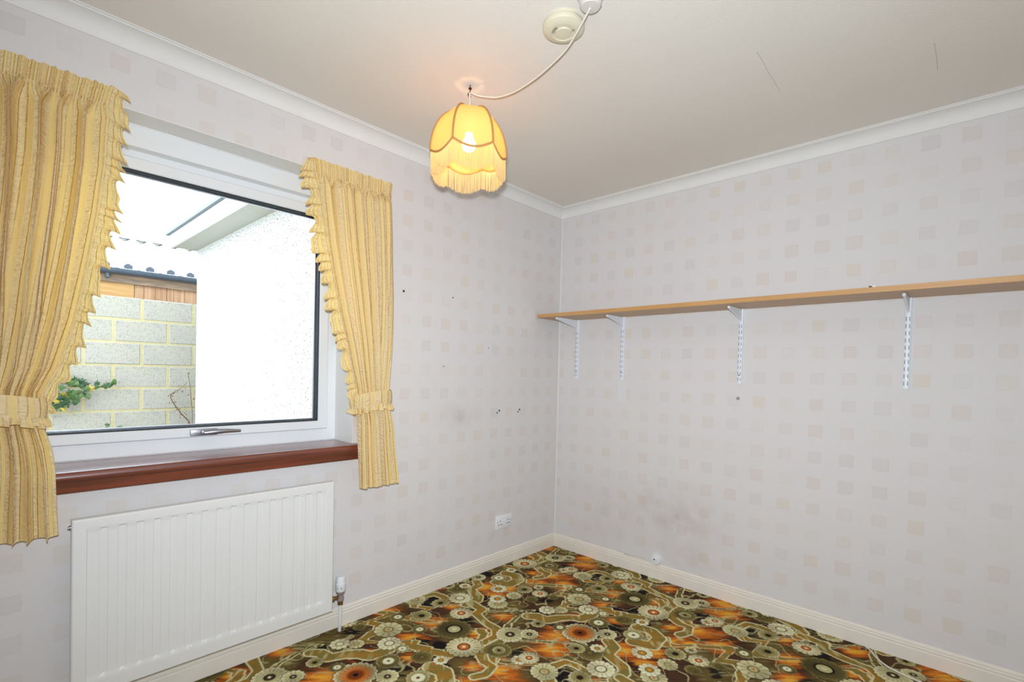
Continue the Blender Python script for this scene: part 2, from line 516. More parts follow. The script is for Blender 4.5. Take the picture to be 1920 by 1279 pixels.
# ------------------------------------------------------------------ carpet colours (printed pattern, repeats every 0.91 m, half drop)
def carpet_colours(P):
    B = np.array([[0.927, 0.004], [-0.444, 0.909]]); Bi = np.linalg.inv(B)
    def wrap(c):
        d = P - np.array(c)
        q = d @ Bi.T
        return d - np.round(q) @ B.T
    rng = np.random.RandomState(5)
    tabs = rng.rand(64, 64)
    def vn(x, y):
        xi = np.floor(x).astype(int); yi = np.floor(y).astype(int)
        fx = x - xi; fy = y - yi
        fx = fx * fx * (3 - 2 * fx); fy = fy * fy * (3 - 2 * fy)
        a = tabs[xi % 64, yi % 64]; b = tabs[(xi + 1) % 64, yi % 64]
        c = tabs[xi % 64, (yi + 1) % 64]; d = tabs[(xi + 1) % 64, (yi + 1) % 64]
        return (a * (1 - fx) + b * fx) * (1 - fy) + (c * (1 - fx) + d * fx) * fy
    L = lambda c: np.array(s2l(c))
    CREAM, PALE, OLIVE, AMBER = L((240, 228, 190)), L((188, 180, 132)), L((134, 120, 66)), L((166, 124, 52))
    BROWN, BLACK, ORANGE, YELL, RUST, DOL = L((84, 60, 42)), L((28, 27, 30)), L((204, 116, 44)), L((236, 174, 62)), L((124, 62, 30)), L((98, 88, 54))
    PALE2 = L((214, 206, 162))
    x, y = P[:, 0], P[:, 1]
    e1 = x * 0.70 - y * 0.71; e2 = x * 0.71 + y * 0.70
    n1 = vn(x * 9 + 3, y * 9); n2 = vn(e1 * 18, e2 * 90); n3 = vn(x * 200, y * 200)
    st = vn(e1 * 14 + 7, e2 * 120 + 3)
    def lerp(a, b, t): return a + (b - a) * t[:, None]
    col = lerp(np.tile(BROWN, (len(P), 1)), OLIVE * 0.9, np.clip((n1 - 0.35) * 2.2, 0, 1) * 0.75)
    col = lerp(col, BLACK, np.clip((n2 - 0.66) * 3, 0, 1) * 0.4)
    orange = [((-1.083, -.842), .1), ((-.975, -.793), .09), ((-.389, -.732), .07), ((-.548, -.78), .07), ((-.762, -.761), .07), ((-.298, -.96), .07), ((-.652, -.912), .05), ((-.895, -1.193), .08), ((-.852, -1.088), .09), ((-.605, -1.232), .08), ((-.774, -1.195), .06), ((-.44, -.371), .09), ((-.497, -.471), .08), ((-.498, -1.15), .05), ((-.45, -1.244), .07), ((-.216, -.675), .05), ((-.095, -.93), .06), ((-.397, -1.146), .06), ((-.58, -.365), .05)]
    for c, r in orange:
        d = wrap(c)
        a = d[:, 0] * 0.70 - d[:, 1] * 0.71; b = d[:, 0] * 0.71 + d[:, 1] * 0.70
        rr = np.sqrt((a / (r * 1.15)) ** 2 + (b / (r * 0.85)) ** 2)
        m = np.clip((1.15 - rr + (st - 0.5) * 0.9) * 2.5, 0, 1)
        hot = np.clip(1.1 - rr * 1.1 + (st - 0.5) * 0.8, 0, 1)
        oc = lerp(np.tile(RUST, (len(P), 1)), ORANGE, np.clip(hot * 2, 0, 1))
        oc = lerp(oc, YELL, np.clip(hot * 2 - 1.0, 0, 1))
        col = lerp(col, col * 0 + oc, m * 0.92)
    dark = [((-.31, -.549), .06), ((-.499, -.933), .06), ((-.8, -.788), .07), ((-.715, -.951), .06), ((-.936, -1.026), .06), ((-1.179, -.997), .06), ((-.953, -1.183), .07), ((-.264, -.835), .06), ((-.29, -1.21), .06), ((-.723, -.538), .05), ((-.58, -1.045), .05), ((-.545, -.84), .06), ((-.401, -1.089), .05), ((-.876, -.577), .05)]
    for c, r in dark:
        d = wrap(c)
        rr = np.sqrt((d ** 2).sum(1)) / r
        m = np.clip((0.8 - rr + (n2 - 0.5) * 0.7) * 4, 0, 1)
        col = lerp(col, col * 0 + BLACK, m * 0.9)
    nv = vn(x * 8.3 + 11, y * 8.3 + 5) * .7 + vn(x * 21 + 1, y * 21 + 9) * .3
    for lev in (.36, .60):
        ln = np.clip((0.014 - np.abs(nv - lev)) / 0.006, 0, 1)
        col = lerp(col, col * 0 + PALE, ln * 0.75)
    fan = np.clip((vn(e1 * 22, e2 * 95 + 30) - 0.70) * 6, 0, 1) * np.clip((n1 - .4) * 3, 0, 1)
    col = lerp(col, col * 0 + PALE, fan * 0.6)
    Q = P @ Bi.T
    tri = lambda t: np.abs((t % 1.0) * 4 - 2) - 1
    for f0, amp, ph, w, ca, cb in ((1, .10, .15, .030, OLIVE, AMBER), (1, .13, .62, .017, DOL, OLIVE), (1, .08, .88, .022, AMBER, OLIVE)):
        phi = Q[:, 0] * f0 + ph + amp * tri(Q[:, 1] * 2 + ph) + .045 * tri(Q[:, 1] * 5 + ph * 3) + .02 * tri(Q[:, 1] * 9)
        dist = np.abs((phi % 1.0) - 0.5) * .86 / f0 + (n1 - .5) * .01
        fill = lerp(np.tile(ca, (len(P), 1)), cb, np.clip((st - 0.3) * 2, 0, 1))
        fill = lerp(fill, PALE2, np.clip((vn(e1 * 70, e2 * 20 + 8) - 0.68) * 6, 0, 1) * 0.8)
        col = lerp(col, fill, np.clip((w - dist) / 0.003 + 0.5, 0, 1))
        col = lerp(col, col * 0 + PALE2, np.clip((0.0048 - np.abs(dist - w)) / 0.002, 0, 1))
    bands = [
        ([(-1.172, -.941), (-1.118, -.956), (-1.106, -1.01), (-1.114, -1.071)], .022),
        ([(-.839, -.993), (-.866, -1.042), (-.934, -1.049), (-.953, -1.098), (-.97, -1.149), (-1.004, -1.178), (-1.08, -1.172)], .026),
        ([(-.933, -.577), (-.902, -.606), (-.891, -.669), (-.829, -.696), (-.785, -.732), (-.76, -.782), (-.68, -.794)], .03),
        ([(-.115, -.715), (-.123, -.808), (-.176, -.819), (-.202, -.91), (-.211, -.997), (-.258, -1.043), (-.335, -1.042)], .024),
        ([(-.194, -1.089), (-.316, -1.088), (-.407, -1.096), (-.44, -1.156), (-.438, -1.207), (-.496, -1.223), (-.542, -1.203)], .022),
        ([(-.76, -1.081), (-.727, -1.157), (-.643, -1.15), (-.606, -1.093), (-.623, -1.029)], .034),
    ]
    for pts, w in bands:
        mid = np.mean(np.array(pts), axis=0)
        d = wrap(mid) + mid
        best = np.full(len(P), 9.0)
        for a, b in zip(pts, pts[1:]):
            a = np.array(a); b = np.array(b); ab = b - a
            t = np.clip(((d - a) @ ab) / (ab @ ab), 0, 1)
            best = np.minimum(best, np.sqrt(((d - a - t[:, None] * ab) ** 2).sum(1)))
        best = best + (n1 - 0.5) * 0.012
        fill = lerp(np.tile(OLIVE, (len(P), 1)), AMBER, np.clip((n2 - 0.3) * 2, 0, 1))
        fill = lerp(fill, PALE, np.clip((vn(e1 * 60, e2 * 16) - 0.66) * 5, 0, 1) * 0.8)
        m = np.clip((w - best) / 0.003 + 0.5, 0, 1)
        col = lerp(col, fill, m)
        ln = np.clip((0.0050 - np.abs(best - w)) / 0.002, 0, 1)
        col = lerp(col, col * 0 + PALE2, ln)
    # flowers: centre, radius, petals, colours (inner, outer, rim, ring, centre, dot), centre size
    G = dict(
        gear=(DOL * 0.75, DOL * 1.25, OLIVE * 1.2, BLACK, PALE, PALE2, 0.36),
        sun=(CREAM, PALE, PALE2, RUST, ORANGE, CREAM, 0.30),
        cream=(PALE2, CREAM, CREAM, OLIVE, CREAM, PALE2, 0.36),
        olive=(OLIVE, DOL * 1.2, PALE, CREAM, CREAM, DOL, 0.38),
        burst=(ORANGE, PALE * 0.9, CREAM, ORANGE, RUST, BLACK, 0.34),
        eye=(PALE, PALE2, CREAM, BLACK, BROWN, CREAM, 0.28),
        ring=(OLIVE * 1.2, PALE, PALE, CREAM, CREAM, RUST, 0.46),
        star=(CREAM, CREAM, CREAM, OLIVE, AMBER * 1.2, YELL, 0.36),
        pale=(PALE, PALE2, PALE2, OLIVE, PALE, ORANGE, 0.30),
        dkeye=(OLIVE * 1.1, PALE, PALE2, DOL, BLACK, BROWN, 0.26),
        back=(DOL, OLIVE, PALE * 0.8, DOL, OLIVE, DOL, 0.2),
    )
    flowers = [
        ((-.983, -.990), .062, 14, 'back'), ((-.356, -.858), .088, 14, 'gear'), ((-.424, -1.006), .082, 18, 'sun'),
        ((-.646, -.750), .054, 12, 'cream'), ((-.630, -.828), .033, 9, 'ring'), ((-.726, -.866), .052, 14, 'olive'),
        ((-.874, -.858), .088, 20, 'burst'), ((-.789, -.957), .046, 12, 'eye'), ((-.706, -1.049), .050, 14, 'ring'),
        ((-.948, -1.281), .056, 14, 'pale'), ((-.815, -1.154), .049, 11, 'star'), ((-.816, -1.276), .044, 11, 'pale'),
        ((-.909, -1.240), .047, 10, 'star'), ((-.714, -1.263), .048, 13, 'dkeye'), ((-.634, -1.300), .029, 8, 'eye'),
        ((-.691, -1.359), .046, 10, 'sun'), ((-1.051, -1.092), .061, 14, 'cream'), ((-1.237, -.937), .060, 16, 'pale'),
        ((-1.164, -1.065), .048, 12, 'dkeye'), ((-.997, -.926), .040, 12, 'dkeye'), ((-.928, -.992), .034, 9, 'star'),
        ((-.564, -1.017), .034, 9, 'star'), ((-.607, -.943), .047, 12, 'back'), ((-.582, -.643), .068, 11, 'pale'),
        ((-.481, -.571), .042, 10, 'olive'), ((-.388, -.643), .052, 14, 'dkeye'), ((-.475, -.745), .038, 12, 'olive'),
        ((-.198, -1.078), .068, 18, 'eye'), ((-.331, -1.136), .060, 16, 'back'), ((-.331, -1.136), .030, 12, 'dkeye'), ((-.227, -.761), .060, 14, 'sun'),
        ((-.318, -.341), .036, 9, 'star'), ((-.778, -1.372), .036, 10, 'back'), ((-.808, -.601), .044, 9, 'cream'),
        ((-.755, -.653), .036, 9, 'pale'), ((-.668, -.529), .032, 9, 'back'), ((-.952, -.661), .036, 10, 'dkeye'),
        ((-.902, -.758), .034, 10, 'olive'), ((-.13, -1.14), .044, 12, 'eye'), ((-.28, -1.27), .046, 13, 'sun'),
    ]
    for k, (c, R, n, g) in enumerate(flowers):
        d = wrap(c)
        r = np.sqrt((d ** 2).sum(1))
        sel = r < R * 1.15
        if not sel.any(): continue
        dd = d[sel]; r = r[sel]
        th = np.arctan2(dd[:, 1], dd[:, 0]) + k * 0.7
        inner, outer, rim, ring, cen, dot, rc = G[g]
        sc = np.abs(np.cos(n * th / 2))
        edge = R * (1 - (0.24 if g == 'star' else 0.15) * (1 - sc ** 0.6))
        t = r / edge
        cc = lerp(np.tile(inner, (len(r), 1)), outer, np.clip((t - rc) / (1 - rc), 0, 1))
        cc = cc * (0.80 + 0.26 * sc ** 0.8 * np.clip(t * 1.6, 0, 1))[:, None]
        if g == 'burst':
            ray = np.clip((0.75 + 0.25 * np.cos(n * th * 1.5) - t * 1.15) * 4, 0, 1)
            cc = lerp(cc, ORANGE, ray)
            cc = lerp(cc, PALE * 0.9, np.clip((t - 0.74) * 8, 0, 1))
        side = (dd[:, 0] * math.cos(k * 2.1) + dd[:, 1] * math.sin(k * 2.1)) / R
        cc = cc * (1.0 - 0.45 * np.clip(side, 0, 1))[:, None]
        gap = np.clip((0.22 - sc) * 8, 0, 1) * np.clip((t - 0.55) * 6, 0, 1)
        cc = lerp(cc, DOL * 0.8, gap * 0.8)
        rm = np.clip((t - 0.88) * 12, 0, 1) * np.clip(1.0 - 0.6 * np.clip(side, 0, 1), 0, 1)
        cc = lerp(cc, rim, rm * 0.9)
        cc = lerp(cc, ring * 0.55 if g not in ('ring', 'olive') else ring, np.clip((rc * 1.28 - r / R) * R / 0.003, 0, 1))
        cc = lerp(cc, cen, np.clip((rc - r / R) * R / 0.003, 0, 1))
        cc = lerp(cc, dot, np.clip((rc * 0.42 - r / R) * R / 0.003, 0, 1))
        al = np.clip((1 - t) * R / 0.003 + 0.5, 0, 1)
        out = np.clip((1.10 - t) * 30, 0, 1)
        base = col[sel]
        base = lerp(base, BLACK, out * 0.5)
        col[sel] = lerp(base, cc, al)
    col = col * (0.88 + 0.24 * n3)[:, None]
    return np.clip((col * 1.9) ** 1.09 * .62, 0.004, 0.9)

def carpet_mat():
    t = NT('patterned_carpet')
    at = t.n('ShaderNodeVertexColor'); at.layer_name = 'pattern'
    co = t.obj()
    n = t.noise(co, 420.0, 2.0)
    col = t.mix(0.35, at.outputs[0], t.mix(n, (0.35, 0.35, 0.35), (1.0, 1.0, 1.0)), 'MULTIPLY')
    return t.done(t.bsdf(col, 0.95, 0.0, n, 0.004, 0.5, 0.08))
MAT['carpet'] = carpet_mat()

def make_floor():
    step = 0.004
    xs = np.concatenate([np.arange(XL, -2.6, 0.03), np.arange(-2.6, 0.0, step), [0.0]])
    ys = np.concatenate([np.arange(YB, -2.6, 0.03), np.arange(-2.6, 0.0, step), [0.0]])
    nx, ny = len(xs), len(ys)
    gx, gy = np.meshgrid(xs, ys)
    P = np.stack([gx.ravel(), gy.ravel()], 1)
    verts = np.column_stack([P, np.zeros(len(P))]).astype(np.float32)
    idx = np.arange(nx * ny).reshape(ny, nx)
    quads = np.stack([idx[:-1, :-1], idx[:-1, 1:], idx[1:, 1:], idx[1:, :-1]], -1).reshape(-1, 4).astype(np.int32)
    me = bpy.data.meshes.new('floor')
    me.vertices.add(len(verts)); me.vertices.foreach_set('co', verts.ravel())
    me.loops.add(quads.size); me.loops.foreach_set('vertex_index', quads.ravel())
    me.polygons.add(len(quads))
    me.polygons.foreach_set('loop_start', np.arange(0, quads.size, 4, dtype=np.int32))
    me.update(calc_edges=True)
    ca = me.color_attributes.new('pattern', 'FLOAT_COLOR', 'POINT')
    c = carpet_colours(P)
    c4 = np.column_stack([c, np.ones(len(c))]).astype(np.float32)
    ca.data.foreach_set('color', c4.ravel())
    me.materials.append(MAT['carpet'])
    o = bpy.data.objects.new('floor', me)
    link(o)
    tag(o, 'patterned carpet of olive, cream and orange flowers on dark brown', None, None, 'structure')
    return o
make_floor()

# ------------------------------------------------------------------ walls, ceiling
m = MB()
m.box(XL - TH, WX0, 0, TH, 0, H)
m.box(WX1, 0.0 + TH, 0, TH, 0, H)
m.box(WX0, WX1, 0, TH, WZ1, H)
m.box(WX0, WX1, 0, TH, 0, WZ0)
wall_left = tag(m.build('wall_left', MAT['paper_left'], weld=False), 'papered window wall with faint beige squares', None, None, 'structure')
wall_right = tag(MB().box(0, TH, YB, 0, 0, H).build('wall_right', MAT['paper_right']), 'papered wall with faint beige squares behind the shelf', None, None, 'structure')
tag(MB().box(XL - TH, TH, YB - 0.2, YB, 0, H).build('wall_back', MAT['paper_left']), 'papered wall behind the camera', None, None, 'structure')
tag(MB().box(XL - TH, XL, YB, 0, 0, H).build('wall_side', MAT['paper_right']), 'papered wall left of the window', None, None, 'structure')
tag(MB().box(XL - TH, TH, YB - 0.2, TH, H, H + 0.15).build('ceiling', MAT['ceiling']), 'off-white painted ceiling', None, None, 'structure')

# hairline plaster cracks, thin strips a little darker than the ceiling paint
def crack(pts):
    mm = MB()
    for (a, b) in zip(pts, pts[1:]):
        a, b = Vector((*a, H)), Vector((*b, H))
        n_ = Vector((-(b - a).y, (b - a).x, 0)).normalized() * .0007
        vs_ = [a - n_, a + n_, b + n_, b - n_]
        vs_ = vs_ + [v - Vector((0, 0, .0004)) for v in vs_]
        mm.add(vs_, [(0, 1, 2, 3), (7, 6, 5, 4), (0, 4, 5, 1), (1, 5, 6, 2), (2, 6, 7, 3), (3, 7, 4, 0)])
    return mm.build('hairline_crack', simple('crack_line', (192, 184, 173), 0.9, 0.05, 60), bpy.data.objects['ceiling'])
crack([(-.955, -1.606), (-.88, -1.604), (-.80, -1.599), (-.72, -1.598), (-.64, -1.595)])
crack([(-.61, -2.070), (-.52, -2.071), (-.41, -2.069)])
# white painted window reveal
for bx in ((WX1 - 0.003, WX1, -0.001, 0.172, WZ0, WZ1), (WX0, WX0 + 0.003, -0.001, 0.172, WZ0, WZ1), (WX0, WX1, -0.001, 0.172, WZ1 - 0.003, WZ1)):
    MB().box(*bx).build('reveal_lining', MAT['white_paint'], wall_left)

# skirting boards
sk = [(0, 0), (.015, 0), (.015, .058), (.0115, .062), (.0135, .067), (.0135, .071), (.0085, .075), (.0105, .080), (.0095, .085), (.004, .090), (0, .090)]
m = MB().prism([(-p, q) for p, q in sk], 'x', XL, 0.0, None, lambda p, q: p)
tag(m.build('baseboard_left', MAT['cream_paint']), 'cream moulded skirting board under the window wall', None, None, 'structure')
m = MB().prism([(-p, q) for p, q in sk], 'y', YB, 0.0, None, lambda p, q: p)
tag(m.build('baseboard_right', MAT['cream_paint']), 'cream moulded skirting board under the shelf wall', None, None, 'structure')

# cornices
def cove():
    p, d = .076, .058
    pr = [(0, H), (0, H - d), (.005, H - d), (.007, H - d + .004)]
    for i in range(9):
        a = i / 8 * PI / 2
        pr.append((.007 + (p - .016) * (1 - math.cos(a)), H - d + .004 + (d - .012) * math.sin(a)))
    pr += [(p - .007, H - .004), (p, H - .004), (p, H)]
    return pr
m = MB().prism([(-p, q) for p, q in cove()], 'x', XL, 0.0, None, lambda p, q: p)
tag(m.build('trim_1', MAT['cornice'], smooth=35), 'white coved cornice above the window wall', None, None, 'structure')
m = MB().prism([(-p, q) for p, q in cove()], 'y', YB, 0.0, None, lambda p, q: p)
tag(m.build('trim_2', MAT['cornice'], smooth=35), 'white coved cornice above the shelf wall', None, None, 'structure')
# bare strip in the corner where the paper stops short
tag(MB().box(-.0012, 0, -.012, -.001, .09, H - .058).build('trim_3', MAT['white_paint']), 'narrow white strip down the room corner', None, None, 'structure')

# old screw holes and marks in the paper
for (x, z, r) in ((-1.325, 1.653, .006), (-.991, 1.661, .004), (-.698, 1.386, .003), (-1.047, 1.265, .003), (-.610, .983, .005), (-.591, .996, .006), (-.416, .982, .005), (-.401, .996, .006)):
    MB().lathe([(r, 0), (r, -.0015), (r * .6, -.002)], (x, 0, z), 10, 'y').build('screw_hole', MAT['dark'], wall_left)
MB().lathe([(.009, 0), (.009, -.0015), (.005, -.003)], (0, -1.253, 1.127), 12, 'x').build('wall_plug', MAT['slot'], wall_right)
MB().box(-.0006, 0, -.560, -.500, 1.06, 1.20).build('unfaded_patch', simple('unfaded_paper', (222, 219, 220), 0.8, 0.02, 90), wall_right)

# ------------------------------------------------------------------ window
win = empty('window_1', ((WX0 + WX1) / 2, 0.2, WZ0), 'white plastic casement window with grey handle and wooden sill', None, None, 'structure')
def frame(x0, x1, z0, z1, w, y0, y1, wb=None, r=.004):
    mm = MB()
    wb = wb or w
    prof = [(0, y0 + r), (r, y0), (w - r, y0), (w, y0 + r), (w, y1), (0, y1)]
    def ring(off):
        return [(x0 + off, z0 + off * wb / w), (x1 - off, z0 + off * wb / w), (x1 - off, z1 - off), (x0 + off, z1 - off)]
    vs = []
    for off, yy in prof:
        for (xx, zz) in ring(off):
            vs.append((xx, yy, zz))
    fs = []
    n = len(prof)
    for i in range(n):
        j = (i + 1) % n
        for k in range(4):
            k2 = (k + 1) % 4
            fs.append((i * 4 + k, i * 4 + k2, j * 4 + k2, j * 4 + k))
    return mm.add(vs, fs)
SZ = 0.877
frame(WX0, WX1, SZ, FZ1 - .003, .054, .170, .245, .063).build('window_frame', MAT['upvc'], win)
sash = frame(WX0 + .052, WX1 - .052, SZ + .061, FZ1 - .055, .046, .156, .230, .040).build('sash', MAT['upvc'], win)
gx0, gx1, gz0, gz1 = WX0 + .098, WX1 - .098, SZ + .101, FZ1 - .101
frame(gx0 - .001, gx1 + .001, gz0 - .001, gz1 + .001, .007, .164, .205, None, .002).build('gasket', MAT['gasket'], sash)
frame(gx0 + .006, gx1 - .006, gz0 + .006, gz1 - .006, .006, .192, .206, None, .001).build('spacer_bar', MAT['steel'], sash)
MB().box(gx0, gx1, .186, .190, gz0, gz1).build('pane', MAT['glass'], sash)
MB().bbox(WX0 + .003, WX1 - .003, .120, .250, 2.056, WZ1 - .003, .003).build('head_board', MAT['upvc'], win)
MB().tube([(WX0 + .003, .1195, WZ1 - .004), (WX1 - .003, .1195, WZ1 - .004)], .004, 6).build('sealant', MAT['upvc'], win, smooth=True)
# handle
hd = MB().bbox(-2.252, -2.150, .142, .157, .944, .972, .004).bbox(-2.218, -2.150, .128, .146, .950, .970, .006, 3).build('handle', MAT['steel'], sash, smooth=40)
m = MB()
m.tube([(-2.205, .128, .958), (-2.170, .118, .961), (-2.130, .115, .962), (-2.071, .113, .960)], [.010, .011, .009, .006], 10)
m.build('lever', MAT['steel'], hd, smooth=50)
# sill
pr = [(.172, SZ), (-.050, SZ)]
for i in range(1, 8):
    a = i / 8 * PI
    pr.append((-.050 - .016 * math.sin(a), SZ - .017 + .017 * math.cos(a)))
pr += [(-.046, SZ - .034), (-.043, SZ - .040), (-.043, SZ - .066), (-.040, SZ - .072), (0.0, SZ - .072), (0.0, WZ0), (.172, WZ0)]
m = MB().prism(pr, 'x', -2.83, -1.588)
m.build('window_sill', MAT['mahogany'], win, smooth=30)

# ------------------------------------------------------------------ curtains
def make_curtain(label, inner, outer, flip, ruff, ztop, zbot, tie_z, seed):
    """inner/outer: (x,z) edge tables, z descending"""
    rnd = random.Random(seed)
    cx = (inner[0][0] + outer[0][0]) / 2
    root = empty('curtain', (cx, -.085, zbot), label, 'curtain', 'pair of yellow tied-back curtains')
    NF = 7
    ph = [rnd.uniform(0, 6.28) for _ in range(8)]
    def pt(u, v):
        z = ztop + (zbot - ztop) * v
        zz = z
        xi, xo = interp(inner, z), interp(outer, z)
        # irregular folds
        uw = u + .030 * math.sin(2 * PI * u * 2 + ph[0]) * (1 - abs(2 * u - 1)) + .012 * math.sin(2 * PI * u * 5 + ph[1])
        head = sstep(ztop - .12, ztop - .05, z)
        tie = math.exp(-((z - tie_z) / .10) ** 2)
        below = sstep(tie_z + .02, tie_z - .25, z)
        drift = .9 * math.sin(1.3 * (ztop - z) + ph[2]) + .5 * math.sin(2.9 * (ztop - z) + ph[3] + u * 3)
        hem = sstep(zbot + .22, zbot, z)
        a_main = (.041 * (1 - head) + .006 * head) * (1 - .35 * tie) * (1 - .40 * below)
        amp_var = .72 + .28 * math.sin(2 * PI * u * 3.0 + ph[4] + 1.5 * (ztop - z))
        w = 2 * PI * NF * uw + drift * (1 - head)
        s = math.sin(w)
        y = a_main * amp_var * (abs(s) ** (.75 + .35 * hem) * (1 if s > 0 else -1))
        y += .0045 * (1 - head) * math.sin(2 * w + ph[5]) + .0035 * math.sin(2 * PI * 17 * u + ph[6] + drift) * (1 - .5 * head)
        y += head * .0065 * (abs(math.sin(PI * 19 * uw + ph[7])) - .5) * 1.6
        x = xi + (xo - xi) * u + (1 - head) * .35 * a_main * math.cos(w) * (1 - tie * .4)
        x += (-.006 if flip else .006) * 0
        yc = -.090 - .022 * sstep(1.15, .95, z) - .014 * tie
        # sag of bottom hem
        if v > .97:
            zz += .004 * math.sin(w + 1)
        return (x, yc + y, zz)
    x0, x1 = sorted((inner[0][0], outer[0][0]))
    MB().bbox(x0 + .03, x1 - .03, -.052, 0, ztop - .050, ztop - .030, .002).build('track', MAT['plastic'], root)
    flat = 0.95
    m = MB().grid(pt, 260, 190, lambda u, v: (u * flat, v * (ztop - zbot)))
    m.build('drape', MAT['curtain'], root, smooth=True)
    # gathered heading tape shown as a stitched line along the heading
    def tape(u, v):
        x, y, z = pt(u, (.062 + .010 * v) / (ztop - zbot))
        return (x, y - .0025 - .001 * math.sin(PI * v), z)
    MB().grid(tape, 160, 2, lambda u, v: (u * flat, v * .01)).build('heading_stitch', MAT['curtain'], root, smooth=True)
    # ruffle sewn down the inner edge
    L = ztop - (tie_z - .02)
    sgn = -1 if not flip else 1
    NW = 19
    offs = [rnd.uniform(-.8, .8) for _ in range(NW + 2)]
    wid = [rnd.uniform(.85, 1.1) for _ in range(NW + 2)]
    def ruf(u, v):
        s = v
        z = ztop - s * L
        x, y, _ = pt(0.004, (ztop - z) / (ztop - zbot))
        k = s * NW
        i = int(k); f = k - i
        o = offs[i] * (1 - f) + offs[min(i + 1, NW)] * f
        wd = (wid[i] * (1 - f) + wid[min(i + 1, NW)] * f)
        taper = .35 + .65 * sstep(1.0, .75, s)
        w = 2 * PI * (k + .35 * math.sin(o * 3))
        width = ruff(s) * wd
        wave = math.sin(w + o)
        tri = 2 / PI * math.asin(.96 * wave)
        xx = x + sgn * u * width * (1 - .34 * (.5 + .5 * math.cos(w + o)) * u)
        yy = y - .004 + u * (.022 * tri) * taper + .006 * (1 - u) * math.sin(w * 2 + 1) * .4
        z2 = z - u * .012 + u * .014 * math.cos(w + o) * taper
        return (xx, yy, z2)
    MB().grid(ruf, 8, 420, lambda u, v: (u * .07 + .3, v * L * 1.8)).build('ruffle', MAT['curtain'], root, smooth=True)
    # piping seam where ruffle joins
    pts = []
    for i in range(90):
        z = ztop - i / 89 * L
        x, y, _ = pt(0.006, (ztop - z) / (ztop - zbot))
        pts.append((x, y - .004, z))
    MB().tube(pts, .0022, 6).build('seam', MAT['curtain'], root, smooth=True)
    # tie band
    xi, xo = interp(inner, tie_z), interp(outer, tie_z)
    cxx, rx, ry, cy = (xi + xo) / 2, abs(xo - xi) / 2 + .016, .052, -.102
    def band(u, v):
        a = 2 * PI * u
        ca, sa = math.cos(a), math.sin(a)
        e = .72
        px = cxx + rx * (abs(ca) ** e) * (1 if ca > 0 else -1)
        py = cy + ry * (abs(sa) ** e) * (1 if sa > 0 else -1)
        tl = (px - cxx) * (.10 if not flip else -.06)
        z = tie_z + .034 - .066 * v - tl * 0 + .004 * math.sin(3 * a)
        bul = 1 + .03 * math.sin(PI * v)
        return (cxx + (px - cxx) * bul, min(-.004, cy + (py - cy) * bul), z + tl)
    tb = MB().grid(band, 120, 10, lambda u, v: (u * .55, v * .066)).build('tieback', MAT['curtain'], root, smooth=True)
    def frill(u, v):
        a = 2 * PI * u
        x, y, z = band(u, .96)
        w = 2 * PI * 30 * u + 1.2 * math.sin(9 * a)
        k = 1 + v * (.05 + .07 * math.sin(w))
        return (cxx + (x - cxx) * k + v * .004 * math.cos(w), min(-.004, cy + (y - cy) * (1 + v * (.10 + .16 * math.sin(w)))), z + .004 - v * .030 + v * .004 * math.cos(w * .5))
    MB().grid(frill, 360, 4, lambda u, v: (u * .8, v * .03)).build('frill', MAT['curtain'], tb, smooth=True)
    return root

RI = [(-1.858, 2.150), (-1.850, 2.09), (-1.833, 1.963), (-1.809, 1.805), (-1.776, 1.646), (-1.738, 1.483), (-1.693, 1.316), (-1.656, 1.150), (-1.652, 1.07), (-1.642, .993), (-1.634, .841), (-1.626, .690)]
RO = [(-1.460, 2.150), (-1.472, 2.04), (-1.464, 1.904), (-1.457, 1.59), (-1.463, 1.379), (-1.482, 1.150), (-1.480, 1.037), (-1.463, .956), (-1.424, .685)]
make_curtain('yellow ruffled curtain tied back at the window end nearest the room corner', RI, RO, False,
             lambda s: .045 + .032 * sstep(0, .08, s) - .030 * sstep(.25, 1.0, s), 2.152, .680, 1.098, 3)
LI = [(-2.548, 2.155), (-2.560, 2.10), (-2.574, 2.031), (-2.580, 1.889), (-2.597, 1.728), (-2.622, 1.549), (-2.650, 1.374), (-2.686, 1.219), (-2.718, 1.140), (-2.722, 1.06), (-2.712, 1.02), (-2.698, .966), (-2.688, .897), (-2.683, .778), (-2.678, .690)]
LO = [(-2.960, 2.155), (-2.955, 1.9), (-2.960, 1.5), (-2.935, 1.2), (-2.925, 1.13), (-2.925, 1.04), (-2.945, .9), (-2.975, .68)]
make_curtain('yellow ruffled curtain tied back at the window end away from the room corner', LI, LO, True,
             lambda s: .052 + .010 * sstep(0, .1, s) - .028 * sstep(.35, 1.0, s), 2.158, .684, 1.102, 11)

